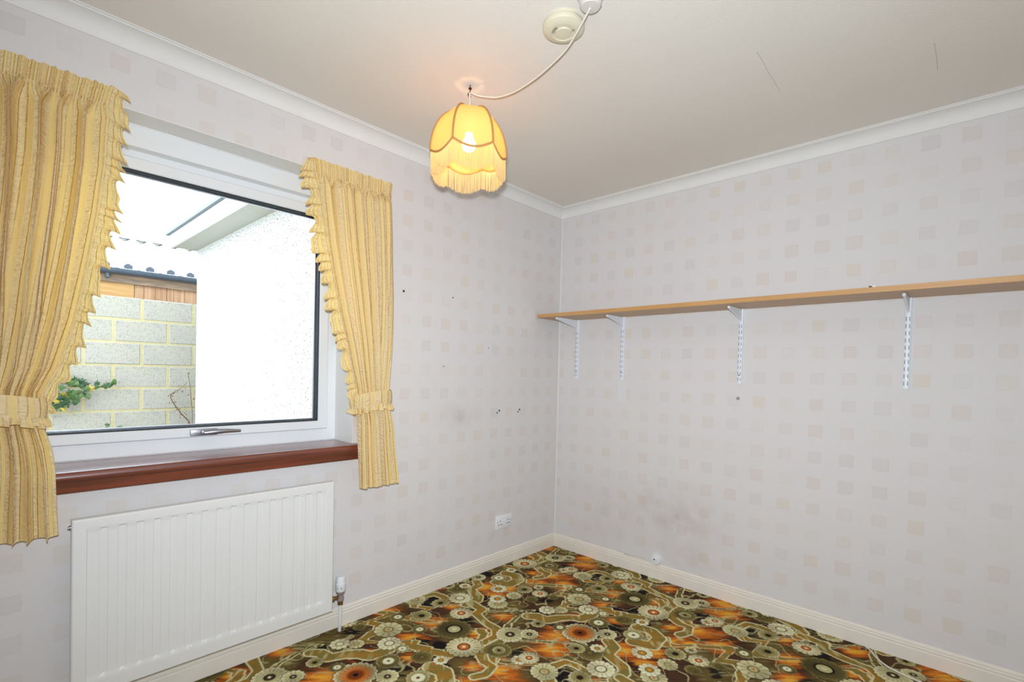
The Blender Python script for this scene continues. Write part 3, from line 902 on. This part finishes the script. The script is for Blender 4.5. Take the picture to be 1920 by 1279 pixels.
# ------------------------------------------------------------------ radiator
rad = empty('radiator', (-2.19, -.06, .12), 'white ribbed panel radiator under the window', 'radiator')
RX0, RX1, RZ0, RZ1 = -2.641, -1.733, .120, .722
IX0, IX1, IZ0, IZ1 = -2.602, -1.772, .178, .683
YF = -.083
def radf(u, v):
    x = RX0 + .006 + (RX1 - RX0 - .012) * u
    z = RZ0 + .006 + (RZ1 - RZ0 - .012) * v
    d = 0.0
    if IX0 < x < IX1:
        k = (x - IX0) / (IX1 - IX0) * 16.5
        f = k - math.floor(k)
        tr = sstep(.0, .14, f) * (1 - sstep(.62, .78, f))   # raised flat, then a narrow valley
        zend = .020 * (1 - math.sqrt(max(0, 1 - (2 * f - .76) ** 2))) if 0 <= f <= .88 else .02
        win_ = sstep(IZ0 + .2 * zend, IZ0 + .010 + .2 * zend, z) * (1 - sstep(IZ1 - .010, IZ1, z))
        edge = sstep(IX0, IX0 + .008, x) * (1 - sstep(IX1 - .008, IX1, x))
        d = -.0068 * (1 - tr) * win_ * edge - .0035 * sstep(IZ0 - .004, IZ0, z) * (1 - sstep(IZ1, IZ1 + .004, z))
    return (x, YF - d * 1.0, z) if False else (x, YF - d, z)
us = 420
front = MB().grid(radf, us, 60)
front.build('front_panel', MAT['rad'], rad, smooth=30)
m = MB()
# rounded rim wrapped round the panel
def rim(u, v):
    # rectangle path with rounded section, v across section from front to back
    per = [(RX0, RZ0), (RX1, RZ0), (RX1, RZ1), (RX0, RZ1)]
    k = int(min(3, u * 4)); f = u * 4 - k
    a, b = per[k], per[(k + 1) % 4]
    ang = v * PI / 2
    off = .006 * (1 - math.sin(ang))
    def ins(p):
        return (p[0] + (off if p[0] == RX0 else -off), p[1] + (off if p[1] == RZ0 else -off))
    a, b = ins(a), ins(b)
    yy = YF + .006 * (1 - math.cos(ang)) if v < 1 else YF + .006
    return (a[0] + (b[0] - a[0]) * f, yy, a[1] + (b[1] - a[1]) * f)
for k in range(4):
    m.grid(lambda u, v, k=k: rim((k + min(u, .99999)) / 4, v), 1, 5)
m.build('rolled_edge', MAT['rad'], rad, smooth=50)
m = MB()
m.box(RX0, RX1, YF + .0055, YF + .030, RZ0, RZ1)
m.build('back_panel', MAT['rad'], rad)
for bx in (-2.45, -1.92):
    for bz in (.25, .60):
        MB().box(bx - .02, bx + .02, YF + .028, -.0005, bz, bz + .05).build('wall_bracket', MAT['rad'], rad)
MB().lathe([(.008, 0), (.008, -.003), (.005, -.004), (.005, -.008)], (RX0, YF + .02, .695), 12, 'x').build('bleed_valve', MAT['steel'], rad, smooth=40)
VX, VY = -1.683, -.058
m = MB()
m.lathe([(.016, .150), (.016, .168), (.012, .170), (.012, .176), (.019, .184), (.021, .196)], (VX, VY, 0), 20)
vb = m.build('valve_body', MAT['grey_valve'], rad, smooth=40)
MB().lathe([(.011, 0), (.013, .004), (.013, .016), (.009, .018), (.009, .052)], (VX - .050, VY, .166), 12, 'x').build('coupling', MAT['brass'], vb, smooth=40)
MB().lathe([(.013, .130), (.014, .132), (.014, .150)], (VX, VY, 0), 6).build('nut', MAT['brass'], vb)
m = MB().lathe([(.021, .194), (.0235, .198), (.0235, .232), (.0215, .234), (.0215, .258), (.019, .264), (.0, .264)], (VX, VY, 0), 28)
vc = m.build('thermostat_head', MAT['plastic'], rad, smooth=35)
for a in (-2.6, -1.9):
    x, y = VX + .0236 * math.cos(a), VY + .0236 * math.sin(a)
    MB().bbox(x - .0025, x + .0025, y - .0015, y + .0015, .212, .217, .0005).build('dial_mark', MAT['slot'], vc)
MB().tube([(VX, VY, .132), (VX, VY, .05), (VX + .002, VY + .006, 0.0)], .0075, 14).build('pipe', MAT['white_paint'], rad, smooth=40)

# ------------------------------------------------------------------ double socket
sx, sz = -.533, .281
soc = empty('double_socket', (sx, 0, sz - .043), 'white double power socket on the window wall', 'socket')
MB().bbox(sx - .073, sx + .073, -.010, 0, sz - .043, sz + .043, .003).build('plate', MAT['plastic'], soc, smooth=40)
for i, dx in enumerate((-.036, .036)):
    for (hx, hz, w, h) in ((0, .006, .004, .009), (-.011, -.016, .008, .005), (.011, -.016, .008, .005)):
        MB().box(sx + dx + hx - w / 2, sx + dx + hx + w / 2, -.0108, -.0095, sz + hz - h / 2, sz + hz + h / 2).build('pin_hole', MAT['dark'], soc)
    MB().bbox(sx + dx * .42 - .007, sx + dx * .42 + .007, -.0135, -.0095, sz + .012, sz + .030, .001).build('switch', MAT['plastic'], soc)
for dx in (-.060, .060):
    MB().lathe([(.0035, 0), (.0035, -.0008), (.001, -.001)], (sx + dx, -.010, sz + .002), 10, 'y').build('screw', MAT['steel'], soc)

# ------------------------------------------------------------------ aerial outlet on the skirting
oy, oz = -.802, .118
ao = empty('aerial_outlet', (0, oy, oz - .034), 'small round white aerial outlet on top of the skirting', 'outlet')
MB().lathe([(.033, 0), (.033, -.014), (.029, -.020), (.012, -.022)], (0, oy, oz), 20, 'x').build('cover', MAT['plastic'], ao, smooth=40)
MB().lathe([(.011, -.020), (.011, -.030), (.009, -.031)], (0, oy, oz + .004), 14, 'x').build('coaxial_port', MAT['plastic'], ao, smooth=40)
MB().lathe([(.0045, -.0305), (.0045, -.0318)], (0, oy, oz + .004), 10, 'x').build('port_hole', MAT['dark'], ao)
MB().tube([(-.012, oy + .030, oz - .012), (-.010, oy + .06, .0945), (-.0075, oy + .12, .0935), (-.006, oy + .22, .0932)], .003, 8).build('lead', MAT['flex'], ao, smooth=True)

# ------------------------------------------------------------------ shelf
SB = 1.614
sh = empty('wall_shelf', (-.127, -1.3, SB), 'long wood-effect shelf board on white brackets', 'shelf')
MB().bbox(-.256, -.002, -2.95, -.012, SB, SB + .024, .0012, 1).build('board', MAT['shelf'], sh)
MB().box(-.2567, -.2558, -2.95, -.012, SB + .0008, SB + .0232).build('edge_band', wood('oak_edge_band', (192, 142, 88), (206, 160, 104), (60, 3, 90), .45), sh)
tag(MB().lathe([(.0, .004), (.0035, .004), (.0035, .0), (.0018, -.001), (.0018, -.018), (.0, -.020)][::-1], (-.245, -1.864, SB + .0275), 8, 'y').build('screw', MAT['dark'], None, smooth=40), 'small dark screw lying on the shelf edge', 'screw')
tag(MB().bbox(-.250, -.240, -1.884, -.1872 * 10, SB + .024, SB + .031, .0015).build('wall_plug', MAT['plastic']), 'tiny white plastic plug lying on the shelf edge', 'wall plug')

ords = ['first slotted white shelf upright, nearest the room corner', 'second slotted white shelf upright from the room corner, above a pale paper patch', 'third slotted white shelf upright from the room corner, above a wall plug hole', 'fourth slotted white shelf upright from the room corner']
brs = ['long white shelf bracket nearest the room corner', 'short white shelf bracket second from the room corner', 'short white shelf bracket third from the room corner', 'short white shelf bracket fourth from the room corner']
upm = None
for i, (y, blen) in enumerate(((-.168, .243), (-.526, .195), (-1.258, .192), (-1.975, .195))):
    root = empty('shelf_upright', (0, y, 1.208), ords[i], 'shelf upright', 'slotted shelf uprights')
    if upm is None:
        m = MB()
        z0, z1 = 1.208, SB
        # U channel: flat face with rounded returns
        pr = [(0, -.0125), (-.008, -.0125), (-.0105, -.0115), (-.0120, -.009), (-.0120, .009), (-.0105, .0115), (-.008, .0125), (0, .0125)]
        m.prism([(p, y + q) for p, q in pr], 'z', z0, z1)
        rail = m.build('rail', MAT['metal_white'], root, smooth=40)
        m = MB()
        k = 0
        zz = z1 - .085
        while zz > z0 + .012:
            for q in (-.0065, .0065):
                m.box(-.0126, -.0118, y + q - .0016, y + q + .0016, zz - .018, zz)
            zz -= .032
        slots = m.build('slots', MAT['slot'], root)
        tag(slots, None, None, None, 'stuff')
        scw = MB().lathe([(.0045, -.0120), (.0042, -.0140), (.0, -.0145)], (0, y, z0 + .046), 12, 'x').build('screw', MAT['steel'], root, smooth=40)
        upm = (rail, slots, scw, y)
    else:
        for src in upm[:3]:
            c = src.copy(); COL.objects.link(c); c.parent = root
    # bracket
    br = empty('shelf_bracket', (-.012, y, SB - .06), brs[i], 'shelf bracket', 'white shelf brackets')
    m = MB()
    a = -.0125
    prof = [(a, SB - .0015), (-blen, SB - .0015), (-blen - .003, SB - .006), (-blen, SB - .012), (-blen + .012, SB - .017), (-blen * .45, SB - .040), (a - .012, SB - .058), (a, SB - .066)]
    n = len(prof)
    vs = [(px, y + w, pz) for w in (-.0045, .0045) for px, pz in prof]
    fs = [tuple(range(n)), tuple(range(2 * n - 1, n - 1, -1))] + [(k2, (k2 + 1) % n, n + (k2 + 1) % n, n + k2) for k2 in range(n)]
    m.add(vs, fs)
    m.build('arm', MAT['metal_white'], br)
    MB().lathe([(.0, -.005), (.006, -.004), (.0075, 0), (.006, .004), (.0, .005)], (-blen - .001, y, SB - .0095), 14, 'x').build('end_cap', MAT['plastic'], br, smooth=True)

# ------------------------------------------------------------------ pendant lamp
LX, LY = -1.487, -.677
lamp = empty('pendant_lamp', (LX, LY, 1.97), 'lit pendant lamp with golden fringed dome shade on swagged white flex', 'lamp')
RTOP, RRIM, ZTOP, ZRIM = .042, .153, 2.292, 2.122
A0 = math.radians(-131.2 + 6.4 - 30)
def ribpt(k, t):
    a = A0 + k * PI / 3
    r = RTOP + (RRIM - RTOP) * math.sin(t * PI / 2) ** .92
    z = ZRIM + (ZTOP - ZRIM) * math.cos(t * PI / 2) ** 1.0
    return Vector((LX + r * math.cos(a), LY + r * math.sin(a), z))
def panel(k, s, t):
    p = ribpt(k, t).lerp(ribpt(k + 1, t), s)
    c = Vector((LX, LY, p.z))
    bow = math.sin(PI * s)
    p = c + (p - c) * (1 + .045 * bow * (1 - .3 * t))
    p.z -= .026 * bow * t ** 3
    return p
shade = empty('lamp_shade', (0, 0, 0)); shade.parent = lamp
m = MB()
for k in range(6):
    m.grid(lambda u, v, k=k: panel(k, u, v), 14, 18)
shade_o = m.build('shade_panels', MAT['shade'], lamp, smooth=25)
bpy.data.objects.remove(shade)
for k in range(6):
    pts = [ribpt(k, t / 18) + (ribpt(k, t / 18) - Vector((LX, LY, 2.15))).normalized() * .0015 for t in range(19)]
    MB().tube(pts, .0042, 8).build('rib_braid', MAT['braid'], shade_o, smooth=True)
pts = []
for k in range(6):
    for i in range(14):
        pts.append(panel(k, i / 14, 1.0))
pts.append(pts[0])
MB().tube(pts, .0045, 8, False).build('rim_braid', MAT['braid'], shade_o, smooth=True)
MB().tube([(LX + RTOP * math.cos(a * PI / 24), LY + RTOP * math.sin(a * PI / 24), ZTOP) for a in range(49)], .0038, 8, False).build('top_ring', MAT['braid'], shade_o, smooth=True)
m = MB()
NS = 66
rnd = random.Random(4)
for k in range(6):
    for i in range(NS):
        s = (i + .5) / NS
        p = panel(k, s, 1.0)
        ln = .086 + rnd.uniform(-.004, .004)
        sw = Vector((rnd.uniform(-.0022, .0022), rnd.uniform(-.0022, .0022), 0))
        m.tube([p, p + sw * .5 + Vector((0, 0, -ln * .5)), p + sw + Vector((0, 0, -ln))], [.0011, .0012, .0013], 4)
fr = m.build('fringe', MAT['fringe'], shade_o)
tag(fr, None, None, None, 'stuff')
# spider, lampholder, bulb
for k in range(3):
    a = A0 + k * 2 * PI / 3
    MB().tube([(LX + .018 * math.cos(a), LY + .018 * math.sin(a), 2.252), (LX + RTOP * math.cos(a), LY + RTOP * math.sin(a), ZTOP)], .0016, 6).build('carrier_arm', MAT['steel'], lamp)
MB().lathe([(.0, 2.285), (.006, 2.285), (.009, 2.280), (.019, 2.270), (.020, 2.248), (.022, 2.246), (.022, 2.240), (.017, 2.238), (.017, 2.205), (.0, 2.204)], (LX, LY, 0), 24).build('lampholder', MAT['plastic'], lamp, smooth=40)
prof = [(.0, -.1)]
prof = [(.012, 2.208), (.013, 2.200), (.018, 2.188), (.0255, 2.172)]
for i in range(1, 11):
    a = math.radians(25 - i * 11.5)
    prof.append((.0285 * math.cos(a), 2.160 + .0285 * math.sin(a)))
prof[-1] = (0.0, prof[-1][1])
MB().lathe(prof, (LX, LY, 0), 24).build('bulb', MAT['bulb'], lamp, smooth=True)
# flex and ceiling rose
cord = [(-1.579, -1.325, 2.352), (-1.54, -1.254, 2.338), (-1.498, -1.174, 2.33), (-1.465, -1.073, 2.327), (-1.44, -.977, 2.328), (-1.423, -.866, 2.332), (-1.43, -.784, 2.338), (-1.452, -.740, 2.345), (-1.470, -.712, 2.352), (-1.482, -.695, 2.360), (-1.489, -.684, 2.366), (-1.490, -.677, 2.362), (LX, LY, 2.34), (LX, LY, 2.283)]
def catmull(P, n=8):
    P = [Vector(p) for p in P]
    out = []
    for i in range(len(P) - 1):
        p0, p1, p2, p3 = P[max(i - 1, 0)], P[i], P[i + 1], P[min(i + 2, len(P) - 1)]
        for j in range(n):
            t = j / n
            out.append(.5 * ((2 * p1) + (p2 - p0) * t + (2 * p0 - 5 * p1 + 4 * p2 - p3) * t * t + (3 * p1 - p0 - 3 * p2 + p3) * t ** 3))
    out.append(P[-1])
    return out
MB().tube(catmull(cord), .0033, 8).build('flex', MAT['flex'], lamp, smooth=True)
MB().lathe([(.044, H), (.044, H - .012), (.041, H - .016), (.034, H - .018), (.033, H - .040), (.028, H - .047), (.006, H - .049)], (-1.578, -1.325, 0), 36).build('ceiling_rose', MAT['rose'], lamp, smooth=35)

# brass cup hook
hk = empty('cup_hook', (LX, LY, H), 'small brown brass cup hook in the ceiling above the lamp', 'hook')
MB().lathe([(.0022, H), (.0022, H - .010), (.007, H - .012), (.007, H - .015), (.0026, H - .018)], (LX, LY, 0), 14).build('collar', MAT['copperhook'], hk, smooth=40)
hp = [(LX, LY, H - .015), (LX, LY, H - .030)]
for i in range(9):
    a = PI / 2 + i / 8 * PI * 1.15
    hp.append((LX + .008 * math.cos(a) * .72, LY - .008 * math.cos(a) * .69, H - .038 + .008 * math.sin(a)))
MB().tube(hp, .0021, 8).build('hook', MAT['copperhook'], hk, smooth=True)

# ------------------------------------------------------------------ smoke detector
DX, DY = -1.532, -1.186
sd = empty('smoke_detector', (DX, DY, H), 'round yellowed smoke detector on the ceiling beside the lamp flex', 'smoke detector')
MB().lathe([(.058, H), (.058, H - .012), (.061, H - .013)], (DX, DY, 0), 48).build('base', MAT['aged'], sd, smooth=35)
MB().lathe([(.067, H - .013), (.0685, H - .016), (.0685, H - .026), (.066, H - .031), (.060, H - .034), (.052, H - .038), (.040, H - .039), (.038, H - .037), (.026, H - .037), (.024, H - .041), (.0, H - .042)], (DX, DY, 0), 48).build('cover', MAT['aged'], sd, smooth=30)
ad = math.atan2(CAM_POS.y - DY, CAM_POS.x - DX)
m = MB()
for i in range(7):
    a = ad - 1.15 + (i - 3) * .13
    p0 = Vector((DX + .029 * math.cos(a), DY + .029 * math.sin(a), H - .0385)); p1 = Vector((DX + .037 * math.cos(a), DY + .037 * math.sin(a), H - .0385))
    m.tube([p0, p1], .0013, 6)
m.build('vent_slots', MAT['agedgrey'], sd)
a = ad + 1.25
MB().lathe([(.004, 0), (.004, -.002), (.002, -.003)], (DX + .033 * math.cos(a), DY + .033 * math.sin(a), H - .0372), 10).build('indicator', MAT['agedgrey'], sd, smooth=True)

# ------------------------------------------------------------------ loose cable on carpet
cab = catmull([(-.020, -1.862, .006), (-.040, -1.884, .004), (-.105, -1.922, .004), (-.154, -1.974, .004), (-.184, -2.07, .004), (-.19, -2.2, .004), (-.16, -2.45, .004)])
tag(MB().tube(cab, .0035, 8).build('cable', MAT['flex'], None, smooth=True), 'thin white cable lying loose on the carpet', 'cable')

# ------------------------------------------------------------------ outside
tag(MB().box(-14, 10, TH, 16, -.35, -.05).build('ground', MAT['ground']), 'gravel ground outside the window', None, None, 'structure')

wing = empty('house_wing', (-1.0, 1.8, -.05), 'white roughcast wing of the house outside the window', 'building')
WXW = -1.412
MB().box(WXW, 1.5, TH, 3.356, -.05, 2.45).build('wall', MAT['roughcast'], wing)
MB().box(-1.612, WXW + .02, TH, 3.39, 2.350, 2.362).build('soffit', MAT['soffit'], wing)
MB().box(-1.632, -1.612, TH, 3.41, 2.335, 2.455).build('fascia', MAT['fasciaw'], wing)
MB().box(-1.66, 1.5, TH, 3.43, 2.455, 2.478).build('roof_edge', MAT['gutter'], wing)
m = MB()
vs = [(-1.64, .3, 2.478), (-1.64, 3.43, 2.478), (-1.64, 3.43, 2.60), (-1.64, .3, 2.95)]
vs += [(v[0] + .2, v[1], v[2]) for v in vs]
m.add(vs, [(0, 1, 2, 3), (7, 6, 5, 4), (0, 4, 5, 1), (1, 5, 6, 2), (2, 6, 7, 3), (3, 7, 4, 0)])
m.build('roof_upstand', MAT['lead'], wing)

bw = empty('garden_wall', (-1.9, 4.0, -.05), 'pale concrete block garden wall outside the window', 'wall')
BY = 3.95
MB().box(-5.2, .9, BY + .001, BY + .10, -.05, 1.884).build('mortar', MAT['mortar'], bw)
proto = None
bl, bh = .450, .2255
rb = random.Random(2)
for r in range(9):
    zt = 1.890 - r * bh
    off = -2.19 if r % 2 == 0 else -1.965
    for k in range(-6, 7):
        x = off + k * bl
        if x < -5.0 or x > .4: continue
        if proto is None:
            proto = MB().bbox(x + .013, x + bl - .013, BY - .004, BY + .06, zt - bh + .019, zt, .006, 1).build('block', MAT['block'], bw)
            px, pz = x, zt
        else:
            share(proto, 'block', bw, (x - px, rb.uniform(-.003, .003), zt - pz))
# coping line in mortar
MB().box(-5.2, .9, BY + .02, BY + .11, 1.884, 1.894).build('coping', MAT['block'], bw)

shed = empty('garden_shed', (-1.6, 4.6, -.05), 'timber shed with corrugated roof behind the block wall', 'shed')
SY = 4.25
MB().box(-4.6, .6, SY + .02, 6.2, -.05, 2.10).build('shed_core', MAT['board'], shed)
pb = None
xb = -1.752
for i in range(24):
    w = (.082, .098, .104, .064, .104, .11)[i % 6]
    if xb + w > .6: break
    MB().box(xb + .002, xb + w - .002, SY - (.004 if i % 2 else 0), SY + .02, -.05, 2.10).build('board', MAT['board'], shed)
    xb += w
for i in range(4):
    MB().box(-4.6 + i * .712, -4.6 + i * .712 + .708, SY - .006, SY + .02, 1.2, 2.10).build('wide_board', MAT['board2'], shed)
MB().box(-4.6, .6, SY - .035, SY - .006, 2.062, 2.150).build('fascia', MAT['fascia_wood'], shed)
# half-round gutter
gp = []
for i in range(13):
    a = PI + i / 12 * PI
    gp.append((4.165 + .050 * math.cos(a), 2.196 + .055 * math.sin(a)))
for i in range(13):
    a = 2 * PI - i / 12 * PI
    gp.append((4.165 + .045 * math.cos(a), 2.196 + .050 * math.sin(a)))
MB().prism(gp, 'x', -4.65, .65).build('gutter', MAT['gutter'], shed, smooth=40)
for gxp in (-1.985, -2.9, -1.07, -.2):
    MB().box(gxp - .012, gxp + .012, 4.160, 4.230, 2.100, 2.145).build('gutter_bracket', MAT['gutter'], shed)
# corrugated roof
def roof(u, v):
    x = -4.7 + 5.5 * u
    y = 4.13 + (6.2 - 4.13) * v
    zb = 2.205 + (2.895 - 2.205) * v
    c = .5 + .5 * math.cos(2 * PI * (x + 2.006) / .1825)
    return (x, y, zb + .045 * c ** 1.6)
rf = MB().grid(roof, 600, 2)
top = list(rf.v)
nb = len(rf.v)
rfo = rf.build('roof_sheet', MAT['sheet'], shed, smooth=True)
sm_ = rfo.modifiers.new('thickness', 'SOLIDIFY'); sm_.thickness = .007; sm_.offset = -1
# dark sheet ends at the eaves
for k in range(-14, 16):
    xc = -2.006 + k * .1825
    if xc < -4.6 or xc > .7: continue
    pr = []
    for i in range(9):
        x = xc - .036 + .072 * i / 8
        c = .5 + .5 * math.cos(2 * PI * (x - xc) / .1825)
        pr.append((x, 2.207 + .045 * c ** 1.6))
    pr = pr + [(xc + .036, 2.200), (xc - .036, 2.200)]
    vs = [(p, yy, q) for yy in (4.124, 4.132) for p, q in pr]
    n = len(pr)
    MB().add(vs, [tuple(range(n)), tuple(range(2 * n - 1, n - 1, -1))] + [(i, (i + 1) % n, n + (i + 1) % n, n + i) for i in range(n)]).build('eaves_closer', MAT['sheet_edge'], shed)
# ridge capping with shadow gaps
MB().box(-4.7, .8, 6.12, 6.30, 2.905, 2.945).build('ridge_cap', MAT['sheet'], shed)

# ------------------------------------------------------------------ plants on the block wall
def leaf_mesh(name, mat):
    pts = [(0, 0), (.30, -.10), (.52, .12), (.34, .34), (.46, .62), (.16, .60), (0, 1.0), (-.16, .60), (-.46, .62), (-.34, .34), (-.52, .12), (-.30, -.10)]
    me = bpy.data.meshes.new(name)
    vs = [(0, .35, .06)] + [(x, y, -.10 * abs(x)) for x, y in pts]
    fs = [(0, 1 + i, 1 + (i + 1) % 12) for i in range(12)]
    vs2 = vs + [(x, y, z - .02) for x, y, z in vs]
    fs2 = fs + [(13 + a, 13 + c, 13 + b) for a, b, c in fs] + [(1 + i, 14 + i, 14 + (i + 1) % 12, 1 + (i + 1) % 12) for i in range(12)]
    me.from_pydata(vs2, [], fs2)
    me.materials.append(mat)
    return me
LM = [leaf_mesh('leaf', MAT['leaf']), leaf_mesh('leaf', MAT['leaf_d']), leaf_mesh('leaf', MAT['leaf_y'])]
def plant(name, label, base, stems, nleaf, size, spread, weights, seed, tip=1.0):
    rnd = random.Random(seed)
    root = empty(name, base, label, 'plant')
    for pts in stems:
        cp = catmull(pts, 6)
        rr = [.005 * (1 - .7 * i / len(cp)) for i in range(len(cp))]
        MB().tube(cp, rr, 6).build('stem', MAT['stem'], root, smooth=True)
        for i in range(nleaf):
            t = .38 + .62 * (i + rnd.random()) / nleaf
            p = cp[min(len(cp) - 1, int(t * len(cp)))]
            q = p + Vector((rnd.gauss(0, spread), rnd.gauss(-.02, .02), rnd.gauss(0, spread))) * (1 - .5 * t * tip)
            me = LM[rnd.choices((0, 1, 2), weights)[0]]
            o = bpy.data.objects.new('leaf', me)
            COL.objects.link(o); o.parent = root
            o.location = q - Vector(base)
            o.location.y = min(o.location.y, BY - .035 - base[1])
            o.rotation_euler = (PI / 2 + rnd.uniform(-.6, .6), rnd.uniform(-1.2, 1.2), rnd.uniform(-.5, .5))
            k = size * rnd.uniform(.6, 1.15) * (1 - .35 * t * tip)
            o.scale = (k, k, k)
    return root
plant('ivy', 'leafy green ivy branch reaching across the block wall', (-2.62, 3.85, -.05),
      [[(-2.64, 3.88, -.05), (-2.66, 3.88, .4), (-2.62, 3.87, .80), (-2.45, 3.84, .88), (-2.28, 3.83, .93), (-2.10, 3.85, 1.0), (-1.95, 3.87, 1.05)],
       [(-2.62, 3.87, .80), (-2.48, 3.84, .84), (-2.34, 3.82, .84), (-2.2, 3.84, .92)],
       [(-2.62, 3.87, .80), (-2.5, 3.85, 1.0), (-2.36, 3.86, 1.04), (-2.2, 3.86, 1.02)],
       [(-2.62, 3.87, .80), (-2.55, 3.86, 1.1), (-2.43, 3.86, 1.24)]], 30, .085, .034, (6, 4, 1.2), 3)
plant('creeper', 'small green creeper sprig low on the block wall', (-2.08, 3.86, -.05),
      [[(-2.08, 3.87, -.05), (-2.10, 3.87, .25), (-2.06, 3.85, .57), (-2.03, 3.85, .61)], [(-2.08, 3.87, -.05), (-2.02, 3.87, .25), (-1.98, 3.86, .57), (-1.93, 3.86, .61)]], 5, .06, .02, (5, 5, 0), 5)
dv = empty('dried_vine', (-1.30, 3.87, -.05), 'dried brown vine climbing the block wall', 'plant')
vp = catmull([(-1.25, 3.88, -.05), (-1.28, 3.88, .42), (-1.33, 3.87, .62), (-1.42, 3.86, .74), (-1.49, 3.86, .86), (-1.50, 3.87, .93), (-1.42, 3.87, .99), (-1.36, 3.88, 1.05)], 8)
MB().tube(vp, [.008 * (1 - .75 * i / len(vp)) for i in range(len(vp))], 6).build('stem', MAT['stem'], dv, smooth=True)
vq = catmull([(-1.25, 3.88, -.05), (-1.30, 3.88, .45), (-1.31, 3.87, .75), (-1.33, 3.87, 1.0), (-1.35, 3.88, 1.15)], 6)
MB().tube(vq, .0025, 5).build('side_stem', MAT['stem'], dv, smooth=True)
rs = random.Random(9)
m = MB()
for i in range(90):
    p = vp[int(rs.random() ** 1.3 * (len(vp) - 6))] if i < 70 else vq[int(rs.random() * len(vq))]
    q = p + Vector((rs.gauss(0, .018), rs.uniform(-.02, 0), rs.gauss(0, .018)))
    r = rs.uniform(.004, .009)
    m.lathe([(0, -r), (r * .8, -r * .4), (r * .8, r * .4), (0, r)], q, 5)
tag(m.build('seed_heads', MAT['stem'], dv), None, None, None, 'stuff')
